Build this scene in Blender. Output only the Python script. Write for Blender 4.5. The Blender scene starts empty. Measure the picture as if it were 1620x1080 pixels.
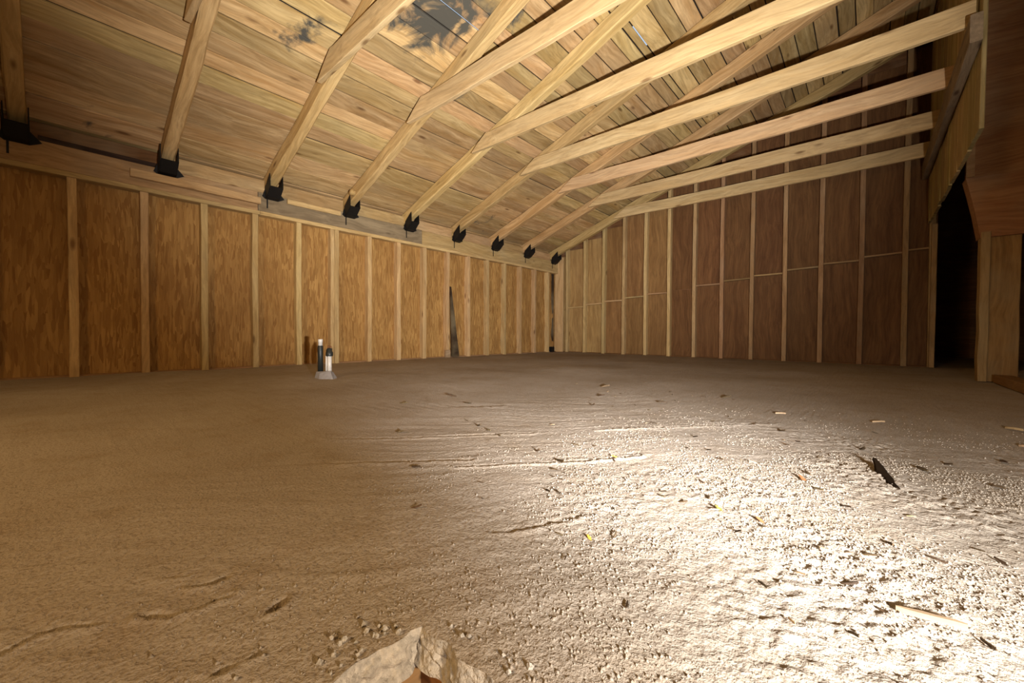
import bpy, math, random
import numpy as np
from mathutils import Matrix, Vector

random.seed(7)
rng = np.random.default_rng(11)
sc = bpy.context.scene
col = sc.collection

# ------------------------------------------------------------------ camera
CAM = (4.625, 0.0, 0.3525)
YAW, PITCH, ROLL = (math.radians(a) for a in (41.33, 1.153, 0.340))
cd = bpy.data.cameras.new('camera')
cd.sensor_width = 36.0
cd.lens = 638.14 / 1620 * 36
cd.clip_start = 0.01
cam = bpy.data.objects.new('camera', cd)
col.objects.link(cam)
fw = Vector((-math.sin(YAW) * math.cos(PITCH), math.cos(YAW) * math.cos(PITCH), -math.sin(PITCH)))
rt = Vector((math.cos(YAW), math.sin(YAW), 0))
up = rt.cross(fw)
r2 = rt * math.cos(ROLL) + up * math.sin(ROLL)
u2 = up * math.cos(ROLL) - rt * math.sin(ROLL)
m = Matrix((r2, u2, -fw)).transposed().to_4x4()
m.translation = CAM
cam.matrix_world = m
sc.camera = cam

# ------------------------------------------------------------------ world: plain daylight outside the shed, seen only through slits
w = bpy.data.worlds.new('world')
sc.world = w
w.use_nodes = True
w.node_tree.nodes['Background'].inputs[0].default_value = (0.62, 0.78, 1.0, 1)
w.node_tree.nodes['Background'].inputs[1].default_value = 0.9

# ------------------------------------------------------------------ lamps and exposure
def lamp(kind, name, loc, target, power, color, radius, size=None, blend=1.0):
    d = bpy.data.lights.new(name, kind)
    d.energy = power
    d.color = color
    d.shadow_soft_size = radius
    o = bpy.data.objects.new(name, d)
    col.objects.link(o)
    o.location = loc
    if kind == 'SPOT':
        d.spot_size = math.radians(size)
        d.spot_blend = blend
        o.rotation_euler = (Vector(target) - Vector(loc)).to_track_quat('-Z', 'Y').to_euler()
    return o
# hand-held torch low beside the camera, beam over the floor to the eave and roof
lamp('SPOT', 'torch', (5.15, 0.16, 0.27), (0.7, 4.6, 3.0), 1500, (1.0, 0.97, 0.96), 0.025, 92, 1.0)
lamp('POINT', 'torch_spill', (5.15, 0.15, 0.275), None, 46, (1.0, 0.79, 0.56), 0.03)
# added cool fill spot that strengthens the bright pool on the floor
lamp('SPOT', 'floor_fill', (5.12, 0.04, 0.30), (4.66, 0.88, 0.02), 185, (0.90, 0.95, 1.0), 0.02, 92, 1.0)
# added warm fill behind the camera, standing in for light bounced off wood
lamp('SPOT', 'warm_fill', (3.6, -2.2, 1.9), (2.7, 1.1, 0.0), 215, (1.0, 0.62, 0.25), 0.25, 110, 1.0)
sc.view_settings.view_transform = 'Standard'
sc.view_settings.look = 'None'
sc.view_settings.gamma = 1.0
sc.view_settings.use_curve_mapping = False
sc.view_settings.exposure = 0.0

# ------------------------------------------------------------------ materials
class NT:
    def __init__(s, name):
        s.m = bpy.data.materials.new(name)
        s.m.use_nodes = True
        s.t = s.m.node_tree
        s.b = s.t.nodes['Principled BSDF']
    def n(s, typ, **kw):
        o = s.t.nodes.new(typ)
        for k, v in kw.items():
            if k.startswith('i_'):
                key = k[2:]
                o.inputs[int(key) if key.isdigit() else key.replace('_', ' ')].default_value = v
            else:
                setattr(o, k, v)
        return o
    def l(s, a, b):
        s.t.links.new(a, b)
    def math(s, op, a, b=None, clamp=False):
        o = s.n('ShaderNodeMath', operation=op, use_clamp=clamp)
        for i, v in enumerate((a, b)):
            if v is None: continue
            if isinstance(v, (int, float)): o.inputs[i].default_value = v
            else: s.l(v, o.inputs[i])
        return o.outputs[0]
    def ramp(s, src, stops):
        o = s.n('ShaderNodeValToRGB')
        e = o.color_ramp.elements
        while len(e) < len(stops): e.new(0.5)
        for i, (p, c) in enumerate(stops):
            e[i].position = p
            e[i].color = (c[0], c[1], c[2], 1) if isinstance(c, tuple) else (c, c, c, 1)
        s.l(src, o.inputs[0])
        return o.outputs[0]
    def mix(s, fac, a, b, mode='MIX'):
        o = s.n('ShaderNodeMix', data_type='RGBA', blend_type=mode)
        for sock, v in ((o.inputs[0], fac), (o.inputs[6], a), (o.inputs[7], b)):
            if isinstance(v, (int, float)): sock.default_value = v
            elif isinstance(v, tuple): sock.default_value = (*v, 1)
            else: s.l(v, sock)
        return o.outputs[2]
    def bump(s, h, strength, dist, nrm=None):
        o = s.n('ShaderNodeBump')
        o.inputs['Strength'].default_value = strength
        o.inputs['Distance'].default_value = dist
        s.l(h, o.inputs['Height'])
        if nrm: s.l(nrm, o.inputs['Normal'])
        return o.outputs[0]

def wood(name, light, dark, vary=0.25, grain=1.0, knots=True, rough=0.75, stains=None, blotch=0.35, blotch_col=(0.35, 0.27, 0.16), huev=0.022):
    """grain along the object's own X axis; each object gets its own offset and tone"""
    q = NT(name)
    tc = q.n('ShaderNodeTexCoord')
    oi = q.n('ShaderNodeObjectInfo')
    off = q.math('MULTIPLY', oi.outputs['Random'], 37.0)
    cb = q.n('ShaderNodeCombineXYZ')
    for i in range(3): q.l(off, cb.inputs[i])
    va = q.n('ShaderNodeVectorMath', operation='ADD')
    q.l(tc.outputs['Object'], va.inputs[0]); q.l(cb.outputs[0], va.inputs[1])
    mp = q.n('ShaderNodeMapping'); mp.inputs['Scale'].default_value = (0.55, 9, 9)
    q.l(va.outputs[0], mp.inputs[0])
    warp = q.n('ShaderNodeTexNoise', i_Scale=1.1, i_Detail=2.0, i_Roughness=0.5)
    q.l(va.outputs[0], warp.inputs['Vector'])
    wv = q.n('ShaderNodeVectorMath', operation='MULTIPLY_ADD')
    q.l(warp.outputs['Color'], wv.inputs[0]); wv.inputs[1].default_value = (0.0, 2.2, 2.2); q.l(mp.outputs[0], wv.inputs[2])
    n1 = q.n('ShaderNodeTexNoise', i_Scale=1.6 * grain, i_Detail=5.0, i_Roughness=0.62)
    q.l(wv.outputs[0], n1.inputs['Vector'])
    c = q.mix(q.ramp(n1.outputs[0], [(0.34, 0.0), (0.66, 1.0)]), dark, light)
    n2 = q.n('ShaderNodeTexNoise', i_Scale=5.0 * grain, i_Detail=4.0, i_Roughness=0.7)
    q.l(wv.outputs[0], n2.inputs['Vector'])
    c = q.mix(q.ramp(n2.outputs[0], [(0.35, 0.55), (0.6, 0.0)]), c, tuple(v * 0.55 for v in dark))
    # slow tonal blotches
    n3 = q.n('ShaderNodeTexNoise', i_Scale=2.6, i_Detail=3.0)
    q.l(va.outputs[0], n3.inputs['Vector'])
    c = q.mix(q.math('MULTIPLY', q.ramp(n3.outputs[0], [(0.48, 0.0), (0.72, 1.0)]), blotch), c, blotch_col)
    if knots:
        km = q.n('ShaderNodeMapping'); km.inputs['Scale'].default_value = (2.1, 6.5, 6.5)
        q.l(va.outputs[0], km.inputs[0])
        vo = q.n('ShaderNodeTexVoronoi', i_Scale=1.0)
        q.l(km.outputs[0], vo.inputs['Vector'])
        kmask = q.ramp(vo.outputs['Distance'], [(0.05, 0.85), (0.13, 0.0)])
        c = q.mix(kmask, c, (dark[0] * 0.35, dark[1] * 0.28, dark[2] * 0.25))
    hs = q.n('ShaderNodeHueSaturation')
    r2_ = q.n('ShaderNodeTexWhiteNoise', noise_dimensions='1D')
    q.l(q.math('MULTIPLY', oi.outputs['Random'], 91.7), r2_.inputs['W'])
    val = q.math('MULTIPLY_ADD', r2_.outputs['Value'], vary * 2)
    val.node.inputs[2].default_value = 1.0 - vary
    q.l(val, hs.inputs['Value'])
    hue = q.math('MULTIPLY_ADD', oi.outputs['Random'], huev)
    hue.node.inputs[2].default_value = 0.5 - huev / 2
    q.l(hue, hs.inputs['Hue'])
    q.l(c, hs.inputs['Color'])
    c = hs.outputs[0]
    if stains:
        geo = q.n('ShaderNodeNewGeometry')
        sn = q.n('ShaderNodeTexNoise', i_Scale=3.2, i_Detail=5.0, i_Roughness=0.6, i_Distortion=0.8)
        q.l(geo.outputs['Position'], sn.inputs['Vector'])
        tot = None
        for (p, rad, amt) in stains:
            d = q.n('ShaderNodeVectorMath', operation='DISTANCE')
            q.l(geo.outputs['Position'], d.inputs[0]); d.inputs[1].default_value = p
            v = q.math('SUBTRACT', 1.0, q.math('DIVIDE', d.outputs['Value'], rad), clamp=True)
            v = q.math('MULTIPLY', v, amt)
            tot = v if tot is None else q.math('MAXIMUM', tot, v)
        f = q.math('ADD', tot, sn.outputs[0])
        f = q.math('MULTIPLY', q.ramp(f, [(0.80, 0.0), (0.92, 1.0)]), q.ramp(tot, [(0.0, 0.0), (0.1, 1.0)]))
        c = q.mix(f, c, (0.075, 0.07, 0.055))
    q.l(c, q.b.inputs['Base Color'])
    q.b.inputs['Roughness'].default_value = rough
    q.b.inputs['Specular IOR Level'].default_value = 0.2
    h = q.math('ADD', n1.outputs[0], q.math('MULTIPLY', n2.outputs[0], 0.6))
    q.l(q.bump(h, 0.45, 0.004), q.b.inputs['Normal'])
    return q.m

def osb(name, light, dark, rough=0.8, strength=0.7, scale=1.0):
    """strand board: three layers of long flakes at different angles"""
    q = NT(name)
    tc = q.n('ShaderNodeTexCoord')
    oi = q.n('ShaderNodeObjectInfo')
    off = q.math('MULTIPLY', oi.outputs['Random'], 53.0)
    va = q.n('ShaderNodeVectorMath', operation='ADD')
    cb = q.n('ShaderNodeCombineXYZ')
    for i in range(3): q.l(off, cb.inputs[i])
    q.l(tc.outputs['Object'], va.inputs[0]); q.l(cb.outputs[0], va.inputs[1])
    c, hsum = None, None
    for i, ang in enumerate((0.12, -0.5, 0.75)):
        mp = q.n('ShaderNodeMapping')
        mp.inputs['Rotation'].default_value = (0, 0, ang)
        mp.inputs['Scale'].default_value = (9.0 * scale, 62 * scale, 5)
        q.l(va.outputs[0], mp.inputs[0])
        dn = q.n('ShaderNodeTexNoise', i_Scale=0.7, i_Detail=2.0)
        q.l(va.outputs[0], dn.inputs['Vector'])
        wv = q.n('ShaderNodeVectorMath', operation='MULTIPLY_ADD')
        q.l(dn.outputs['Color'], wv.inputs[0]); wv.inputs[1].default_value = (3, 6, 0); q.l(mp.outputs[0], wv.inputs[2])
        vo = q.n('ShaderNodeTexVoronoi', i_Scale=1.0, i_Randomness=1.0)
        q.l(wv.outputs[0], vo.inputs['Vector'])
        sep = q.n('ShaderNodeSeparateColor'); q.l(vo.outputs['Color'], sep.inputs[0])
        ci = q.mix(sep.outputs[0], dark, light)
        hi = q.math('SUBTRACT', sep.outputs[1], vo.outputs['Distance'])
        if c is None: c, hsum = ci, hi
        else:
            k = q.ramp(sep.outputs[2], [(0.5, 0.0), (0.55, 1.0)])
            c = q.mix(k, c, ci)
            hsum = q.math('ADD', q.math('MULTIPLY', hsum, 0.7), q.math('MULTIPLY', hi, 0.6))
    n3 = q.n('ShaderNodeTexNoise', i_Scale=2.2, i_Detail=3.0)
    q.l(va.outputs[0], n3.inputs['Vector'])
    c = q.mix(q.math('MULTIPLY', q.ramp(n3.outputs[0], [(0.4, 0.0), (0.7, 1.0)]), 0.45), c, dark)
    q.l(c, q.b.inputs['Base Color'])
    q.b.inputs['Roughness'].default_value = rough
    q.b.inputs['Specular IOR Level'].default_value = 0.25
    q.l(q.bump(hsum, strength, 0.006), q.b.inputs['Normal'])
    return q.m

def plain(name, colr, rough=0.6, metal=0.0, noise=0.0, nscale=30, bump=0.0, spec=0.3):
    q = NT(name)
    tc = q.n('ShaderNodeTexCoord')
    n = q.n('ShaderNodeTexNoise', i_Scale=nscale, i_Detail=4.0, i_Roughness=0.6)
    q.l(tc.outputs['Object'], n.inputs['Vector'])
    c = q.mix(q.math('MULTIPLY', q.ramp(n.outputs[0], [(0.35, 0.0), (0.7, 1.0)]), noise), colr, tuple(v * 0.35 for v in colr))
    q.l(c, q.b.inputs['Base Color'])
    q.b.inputs['Roughness'].default_value = rough
    q.b.inputs['Metallic'].default_value = metal
    q.b.inputs['Specular IOR Level'].default_value = spec
    if bump: q.l(q.bump(n.outputs[0], bump, 0.006), q.b.inputs['Normal'])
    return q.m

ROOFST = [((2.15, 1.95, 2.68), 0.75, 0.55), ((2.45, 2.25, 2.78), 0.5, 0.55), ((1.55, 1.2, 2.47), 0.55, 0.36),
          ((1.75, 2.55, 2.55), 0.4, 0.40), ((0.1, 0.3, 1.95), 0.5, 0.35), ((0.3, 4.3, 2.0), 0.5, 0.3)]
M = {
    'rafter': wood('rafter_timber', (0.62, 0.43, 0.20), (0.44, 0.27, 0.10), 0.12, blotch=0.4, blotch_col=(0.36, 0.24, 0.10)),
    'tie': wood('tie_timber', (0.66, 0.48, 0.25), (0.52, 0.34, 0.15), 0.08, blotch=0.3, blotch_col=(0.48, 0.33, 0.17)),
    'roof': wood('roof_board_timber', (0.62, 0.44, 0.21), (0.40, 0.245, 0.09), 0.26, stains=ROOFST, blotch=0.5, blotch_col=(0.36, 0.25, 0.12)),
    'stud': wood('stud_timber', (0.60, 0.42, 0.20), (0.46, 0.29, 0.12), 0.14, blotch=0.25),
    'header': wood('header_timber', (0.50, 0.34, 0.16), (0.36, 0.22, 0.09), 0.1),
    'header_grey': wood('header_timber_weathered', (0.29, 0.22, 0.13), (0.18, 0.13, 0.075), 0.1),
    'osb': osb('strand_board', (0.47, 0.27, 0.085), (0.265, 0.13, 0.035)),
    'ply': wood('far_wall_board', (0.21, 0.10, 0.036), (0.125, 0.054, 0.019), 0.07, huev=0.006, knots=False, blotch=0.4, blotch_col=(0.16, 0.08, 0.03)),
    'ply_lit': wood('tan_lit_wall_board', (0.44, 0.28, 0.11), (0.31, 0.18, 0.065), 0.07, huev=0.006, knots=False, blotch=0.4, blotch_col=(0.24, 0.13, 0.05)),  # pale boards at the left, with the beam's light put into their tone
    'ply_half_lit': wood('half_lit_wall_board', (0.31, 0.17, 0.062), (0.21, 0.105, 0.036), 0.07, huev=0.006, knots=False, blotch=0.4, blotch_col=(0.17, 0.085, 0.03)),  # in-between step of the beam's falloff, painted as board colour
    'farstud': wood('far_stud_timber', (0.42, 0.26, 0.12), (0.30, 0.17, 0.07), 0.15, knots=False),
    'brown': wood('brown_panel', (0.36, 0.195, 0.075), (0.24, 0.115, 0.04), 0.1, knots=False),
    'greenish': wood('centre_board', (0.50, 0.39, 0.18), (0.33, 0.24, 0.09), 0.22),
    'dark': plain('outer_felt', (0.03, 0.022, 0.016), 0.95, noise=0.5, nscale=3),
    'outer': wood('outer_sheathing', (0.22, 0.11, 0.04), (0.13, 0.06, 0.02), 0.1, knots=False),
    'steel': plain('black_steel', (0.012, 0.011, 0.010), 0.55, 0.3, 0.3, 40),
    'blackpipe': plain('black_pipe_plastic', (0.02, 0.024, 0.022), 0.45, spec=0.5),
    'whitepipe': plain('white_pipe_plastic', (0.75, 0.72, 0.66), 0.4, noise=0.15, nscale=60, spec=0.5),
    'greypad': plain('grey_mortar', (0.36, 0.34, 0.33), 0.9, noise=0.3, nscale=40, bump=0.5),
    'plaster': plain('white_slab_edge', (0.56, 0.51, 0.44), 0.95, noise=0.75, nscale=110, bump=1.0),
    'darkwood': wood('dark_old_wood', (0.055, 0.032, 0.018), (0.03, 0.017, 0.01), 0.1, knots=False),
    'splinter_dark': wood('dark_splinter', (0.075, 0.043, 0.018), (0.035, 0.02, 0.008), 0.3, knots=False),
    'splinter_pale': wood('pale_splinter', (0.45, 0.33, 0.20), (0.33, 0.22, 0.11), 0.2, knots=False),
    'flake': plain('shade_painted_flake', (0.016, 0.009, 0.004), 0.9, noise=0.3, nscale=50, spec=0.05),  # near-black tone paints in the flake's shadowed side
    'leaf_yellow': plain('yellow_leaf', (0.62, 0.38, 0.05), 0.6, noise=0.3, nscale=60),
    'leaf_olive': plain('olive_leaf', (0.14, 0.12, 0.03), 0.6, noise=0.3, nscale=60),
    'leaf_brown': plain('brown_leaf', (0.20, 0.09, 0.035), 0.6, noise=0.3, nscale=60),
}

def ground_mat(name):
    q = NT(name)
    tc = q.n('ShaderNodeTexCoord')
    P = tc.outputs['Object']
    big = q.n('ShaderNodeTexNoise', i_Scale=1.3, i_Detail=4.0, i_Roughness=0.55); q.l(P, big.inputs['Vector'])
    mid = q.n('ShaderNodeTexNoise', i_Scale=9.0, i_Detail=5.0, i_Roughness=0.6); q.l(P, mid.inputs['Vector'])
    fine = q.n('ShaderNodeTexNoise', i_Scale=190.0, i_Detail=3.0, i_Roughness=0.6); q.l(P, fine.inputs['Vector'])
    c = q.mix(q.ramp(big.outputs[0], [(0.35, 0.0), (0.65, 1.0)]), (0.335, 0.28, 0.22), (0.415, 0.36, 0.30))
    c = q.mix(q.math('MULTIPLY', q.ramp(mid.outputs[0], [(0.5, 0.0), (0.75, 1.0)]), 0.45), c, (0.27, 0.195, 0.12))
    c = q.mix(q.ramp(fine.outputs[0], [(0.33, 0.55), (0.5, 0.0)]), c, (0.16, 0.11, 0.065))
    q.l(c, q.b.inputs['Base Color'])
    q.b.inputs['Roughness'].default_value = 0.95
    q.b.inputs['Specular IOR Level'].default_value = 0.1
    mp = q.n('ShaderNodeMapping'); mp.inputs['Rotation'].default_value = (0, 0, -0.75); mp.inputs['Scale'].default_value = (3, 26, 6)
    q.l(P, mp.inputs[0])
    st = q.n('ShaderNodeTexNoise', i_Scale=1.0, i_Detail=4.0, i_Roughness=0.55, i_Distortion=0.5); q.l(mp.outputs[0], st.inputs['Vector'])
    b1 = q.bump(st.outputs[0], 0.16, 0.01)
    g2 = q.n('ShaderNodeTexNoise', i_Scale=70.0, i_Detail=4.0, i_Roughness=0.7); q.l(P, g2.inputs['Vector'])
    b1 = q.bump(g2.outputs[0], 0.36, 0.008, b1)
    q.l(q.bump(fine.outputs[0], 0.9, 0.0035, b1), q.b.inputs['Normal'])
    return q.m
M['ground'] = ground_mat('dusty_ground')

# ------------------------------------------------------------------ object helpers
def link(o, parent=None):
    col.objects.link(o)
    if parent is not None: o.parent = parent
    return o
def tag(o, label=None, cat=None, group=None, kind=None):
    if label: o['label'] = label
    if cat: o['category'] = cat
    if group: o['group'] = group
    if kind: o['kind'] = kind
    return o
def empty(name, loc=(0, 0, 0), kind=None, label=None, cat=None, group=None):
    o = bpy.data.objects.new(name, None)
    o.empty_display_size = 0.1
    link(o); o.location = loc
    return tag(o, label, cat, group, kind)
def mesh_obj(name, verts, faces, mat, parent=None, smooth=False):
    me = bpy.data.meshes.new(name)
    me.from_pydata([tuple(map(float, v)) for v in verts], [], faces)
    me.update()
    if smooth:
        for p in me.polygons: p.use_smooth = True
    me.materials.append(mat)
    return link(bpy.data.objects.new(name, me), parent)

def beam_data(L, W, H, ch=0.004, segs=1, jit=0.0, bow=0.0, rnd=random):
    """chamfered timber along local X, centred; W = local Y, H = local Z"""
    vs, fs = [], []
    a, b = W / 2, H / 2
    prof = [(-a + ch, -b), (a - ch, -b), (a, -b + ch), (a, b - ch), (a - ch, b), (-a + ch, b), (-a, b - ch), (-a, -b + ch)]
    ph = rnd.random() * 6.28
    for i in range(segs + 1):
        t = i / segs
        x = -L / 2 + L * t
        oy = bow * math.sin(t * 5 + ph) + rnd.uniform(-jit, jit) * 0.5
        oz = bow * math.sin(t * 4 + ph * 2) * 0.6
        sy, sz = 1 + rnd.uniform(-jit, jit) / W, 1 + rnd.uniform(-jit, jit) / H
        for (y, z) in prof: vs.append((x, y * sy + oy, z * sz + oz))
    for i in range(segs):
        for j in range(8):
            fs.append((i * 8 + j, i * 8 + (j + 1) % 8, (i + 1) * 8 + (j + 1) % 8, (i + 1) * 8 + j))
    fs.append(tuple(reversed(range(8))))
    fs.append(tuple(range(segs * 8, segs * 8 + 8)))
    fs = [tuple(reversed(f)) for f in fs] if False else fs
    return vs, fs
def beam(name, p0, p1, W, H, mat, parent=None, upv=(0, 0, 1), ch=0.004, segs=1, jit=0.0, bow=0.0):
    """timber from p0 to p1 (centre line); H measured along upv"""
    p0, p1 = Vector(p0), Vector(p1)
    X = (p1 - p0).normalized()
    Z = Vector(upv) - X * X.dot(Vector(upv)); Z.normalize()
    Y = Z.cross(X)
    vs, fs = beam_data((p1 - p0).length, W, H, ch, segs, jit, bow)
    o = mesh_obj(name, vs, fs, mat, parent)
    mm = Matrix((X, Y, Z)).transposed().to_4x4(); mm.translation = (p0 + p1) / 2
    if parent is not None:
        mm = Matrix.Translation(-parent.location) @ mm
    o.matrix_local = mm
    return o
def prism(name, poly, axis, a, b, mat, parent=None):
    """polygon in the two other axes, extruded along `axis` from a to b (world coordinates)"""
    n = len(poly)
    def P(p, t):
        return {'x': (t, p[0], p[1]), 'y': (p[0], t, p[1]), 'z': (p[0], p[1], t)}[axis]
    vs = [P(p, a) for p in poly] + [P(p, b) for p in poly]
    fs = [tuple(range(n)), tuple(reversed(range(n, 2 * n)))] + [(i, i + n, (i + 1) % n + n, (i + 1) % n) for i in range(n)]
    o = mesh_obj(name, vs, fs, mat, parent)
    if parent is not None: o.location = -parent.location
    return o
def lathe(name, prof, mat, parent=None, n=20, loc=(0, 0, 0)):
    vs, fs = [], []
    for (r, z) in prof:
        for k in range(n):
            a = 2 * math.pi * k / n
            vs.append((r * math.cos(a), r * math.sin(a), z))
    for i in range(len(prof) - 1):
        for k in range(n):
            fs.append((i * n + k, i * n + (k + 1) % n, (i + 1) * n + (k + 1) % n, (i + 1) * n + k))
    fs.append(tuple(reversed(range(n)))); fs.append(tuple(range((len(prof) - 1) * n, len(prof) * n)))
    o = mesh_obj(name, vs, fs, mat, parent, smooth=True)
    o.location = loc
    return o

# ------------------------------------------------------------------ noise for the ground
_grids = {}
def vnoise(x, y, seed):
    if seed not in _grids: _grids[seed] = np.random.default_rng(seed).random((256, 256))
    g = _grids[seed]
    xi, yi = np.floor(x).astype(int), np.floor(y).astype(int)
    fx, fy = x - xi, y - yi
    fx, fy = fx * fx * (3 - 2 * fx), fy * fy * (3 - 2 * fy)
    a, b = g[xi % 256, yi % 256], g[(xi + 1) % 256, yi % 256]
    c, d = g[xi % 256, (yi + 1) % 256], g[(xi + 1) % 256, (yi + 1) % 256]
    return (a * (1 - fx) + b * fx) * (1 - fy) + (c * (1 - fx) + d * fx) * fy - 0.5
HX, HY = 4.222, 0.293          # corner of the hatch
HX1, HY0 = 5.02, -0.52
GROOVES = [  # polylines on the ground: points, half width, depth, raised lip
    ([(3.86, -0.07), (3.916, -0.043), (3.904, -0.016), (3.907, 0.004), (3.93, 0.03)], 0.0035, 0.008, 0.003),
    ([(3.95, 0.07), (3.978, 0.093), (3.985, 0.123), (3.983, 0.156)], 0.0032, 0.007, 0.003),
    ([(3.924, 0.121), (3.938, 0.144), (3.935, 0.16)], 0.003, 0.006, 0.003),
    ([(3.87, 0.10), (3.89, 0.125)], 0.003, 0.004, 0.002),
    ([(4.058, 0.181), (4.049, 0.197)], 0.0035, 0.008, 0.004),
    ([(4.122, 0.113), (4.125, 0.144)], 0.003, 0.005, 0.003),
    ([(3.82, 0.70), (3.904, 0.798), (4.03, 0.94), (4.145, 1.092)], 0.005, 0.002, 0.004),
    ([(4.13, 0.52), (4.169, 0.574), (4.215, 0.674)], 0.005, 0.0015, 0.0025),
    ([(3.56, 0.50), (3.70, 0.66), (3.80, 0.76)], 0.008, 0.003, 0.003),
    ([(3.30, 0.60), (3.55, 0.86), (3.75, 1.10)], 0.007, 0.003, 0.003),
    ([(3.90, 1.30), (4.10, 1.55), (4.35, 1.90)], 0.006, 0.002, 0.003),
    ([(2.86, 0.90), (3.10, 1.15), (3.30, 1.42)], 0.010, 0.003, 0.003),
]
def height(x, y):
    z = 0.016 * vnoise(x * 1.7, y * 1.7, 1) + 0.005 * vnoise(x * 4.1 + 3, y * 4.1, 2)
    # trowelled streaks, running up to the right as one looks in
    u, v = x * 0.68 + y * 0.73, -x * 0.73 + y * 0.68
    wob = 0.35 * vnoise(x * 3, y * 3, 8)
    z += 0.0022 * vnoise(u * 3.0, v * 24 + wob * 14, 3) + 0.0014 * vnoise(u * 7.0, v * 60 + wob * 20, 4)
    # crumbly where it was left untrowelled
    dens = np.clip((x - 3.75) * 1.1, 0, 1) * np.clip((y + 0.2) * 1.6, 0, 1) * np.clip(1.6 - np.hypot(x - 4.7, y - 0.7) * 0.55, 0.25, 1)
    patch = np.clip(vnoise(x * 5, y * 5, 9) * 2.2 + 0.75, 0.15, 1.4)
    k = dens * patch
    z += k * (0.0030 * vnoise(x * 70, y * 70, 5) + 0.0040 * vnoise(x * 130, y * 130, 6)) + 0.0014 * vnoise(x * 110, y * 110, 7)
    xa_, ya_, za_ = x, y, z
    for pts, hw, dep, lip in GROOVES:
        px_, py_ = [p[0] for p in pts], [p[1] for p in pts]
        sel = (xa_ > min(px_) - .08) & (xa_ < max(px_) + .08) & (ya_ > min(py_) - .08) & (ya_ < max(py_) + .08)
        if not sel.any(): continue
        x, y = xa_[sel], ya_[sel]
        best = np.full_like(x, 9.0); side = np.zeros_like(x)
        for (x0, y0), (x1, y1) in zip(pts[:-1], pts[1:]):
            dx, dy = x1 - x0, y1 - y0
            L2 = dx * dx + dy * dy
            t = np.clip(((x - x0) * dx + (y - y0) * dy) / L2, 0, 1)
            d = np.hypot(x - x0 - t * dx, y - y0 - t * dy)
            s = np.sign((x - x0) * dy - (y - y0) * dx)
            side = np.where(d < best, s, side); best = np.minimum(best, d)
        best = np.maximum(best + 0.009 * vnoise(x * 45, y * 45, 12) + 0.004 * vnoise(x * 110, y * 110, 13), 0)
        za_[sel] += -dep * np.exp(-(best / hw) ** 2) + lip * np.exp(-((best - 2.4 * hw) / (1.4 * hw)) ** 2) * (0.6 + 0.4 * side)
    return za_
def hfun(x, y): return float(height(np.array([float(x)]), np.array([float(y)]))[0])
def edge_wob(t, s): return 0.007 * vnoise(np.asarray(t) * 18.0, np.asarray(s) * 9.0 + 5, 21) + 0.009 * vnoise(np.asarray(t) * 75.0, np.asarray(s) * 40.0, 22)

# ------------------------------------------------------------------ floor
def graded(lo, d0, d1, hi, fine, extra=()):
    mid = list(np.arange(d0, d1, fine))
    a, s = [], fine; x = d0
    while x > lo:
        s = min(s * 1.12, 0.09); x -= s; a.append(max(x, lo))
    b, s = [], fine; x = d1
    while x < hi:
        b.append(x); s = min(s * 1.12, 0.09); x += s
    b.append(hi)
    out = sorted(set(round(float(v), 5) for v in a + mid + b))
    for e in extra:
        j = int(np.argmin([abs(v - e) for v in out])); out[j] = e
    return np.array(sorted(set(out)))
floor = empty('floor', kind='structure', label='dusty uneven brown slab floor strewn with grit', cat=None)
gx = graded(-0.12, 3.45, 5.15, 10.5, 0.0043, (HX, HX1))
gy = graded(-2.7, -0.12, 1.75, 9.6, 0.0046, (HY, HY0))
X, Y = np.meshgrid(gx, gy, indexing='ij')
Z = height(X, Y)
# ragged hatch edge: shift the rim points a little sideways
nearx = np.exp(-(np.maximum(HX - X, 0) / 0.02)) * ((Y <= HY + 1e-6) & (X <= HX + 1e-6))
X2 = X + edge_wob(Y, 0) * nearx
neary = np.exp(-(np.maximum(Y - HY, 0) / 0.02)) * ((X >= HX - 1e-6) & (Y >= HY - 1e-6))
Y2 = Y + edge_wob(X, 0.3) * neary
nx, ny = X.shape
idx = np.arange(nx * ny).reshape(nx, ny)
qx, qy = (gx[:-1] + gx[1:]) / 2, (gy[:-1] + gy[1:]) / 2
keep = ~(((qx > HX) & (qx < HX1))[:, None] & ((qy > HY0) & (qy < HY))[None, :])
quads = np.stack([idx[:-1, :-1], idx[1:, :-1], idx[1:, 1:], idx[:-1, 1:]], -1)[keep]
me = bpy.data.meshes.new('slab')
me.vertices.add(nx * ny)
me.vertices.foreach_set('co', np.stack([X2, Y2, Z], -1).reshape(-1).astype(np.float32))
nq = len(quads)
me.loops.add(nq * 4); me.loops.foreach_set('vertex_index', quads.reshape(-1).astype(np.int32))
me.polygons.add(nq); me.polygons.foreach_set('loop_start', np.arange(0, nq * 4, 4, dtype=np.int32))
me.polygons.foreach_set('use_smooth', np.ones(nq, dtype=bool))
me.update(calc_edges=True)
me.materials.append(M['ground'])
link(bpy.data.objects.new('slab', me), floor)
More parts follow.
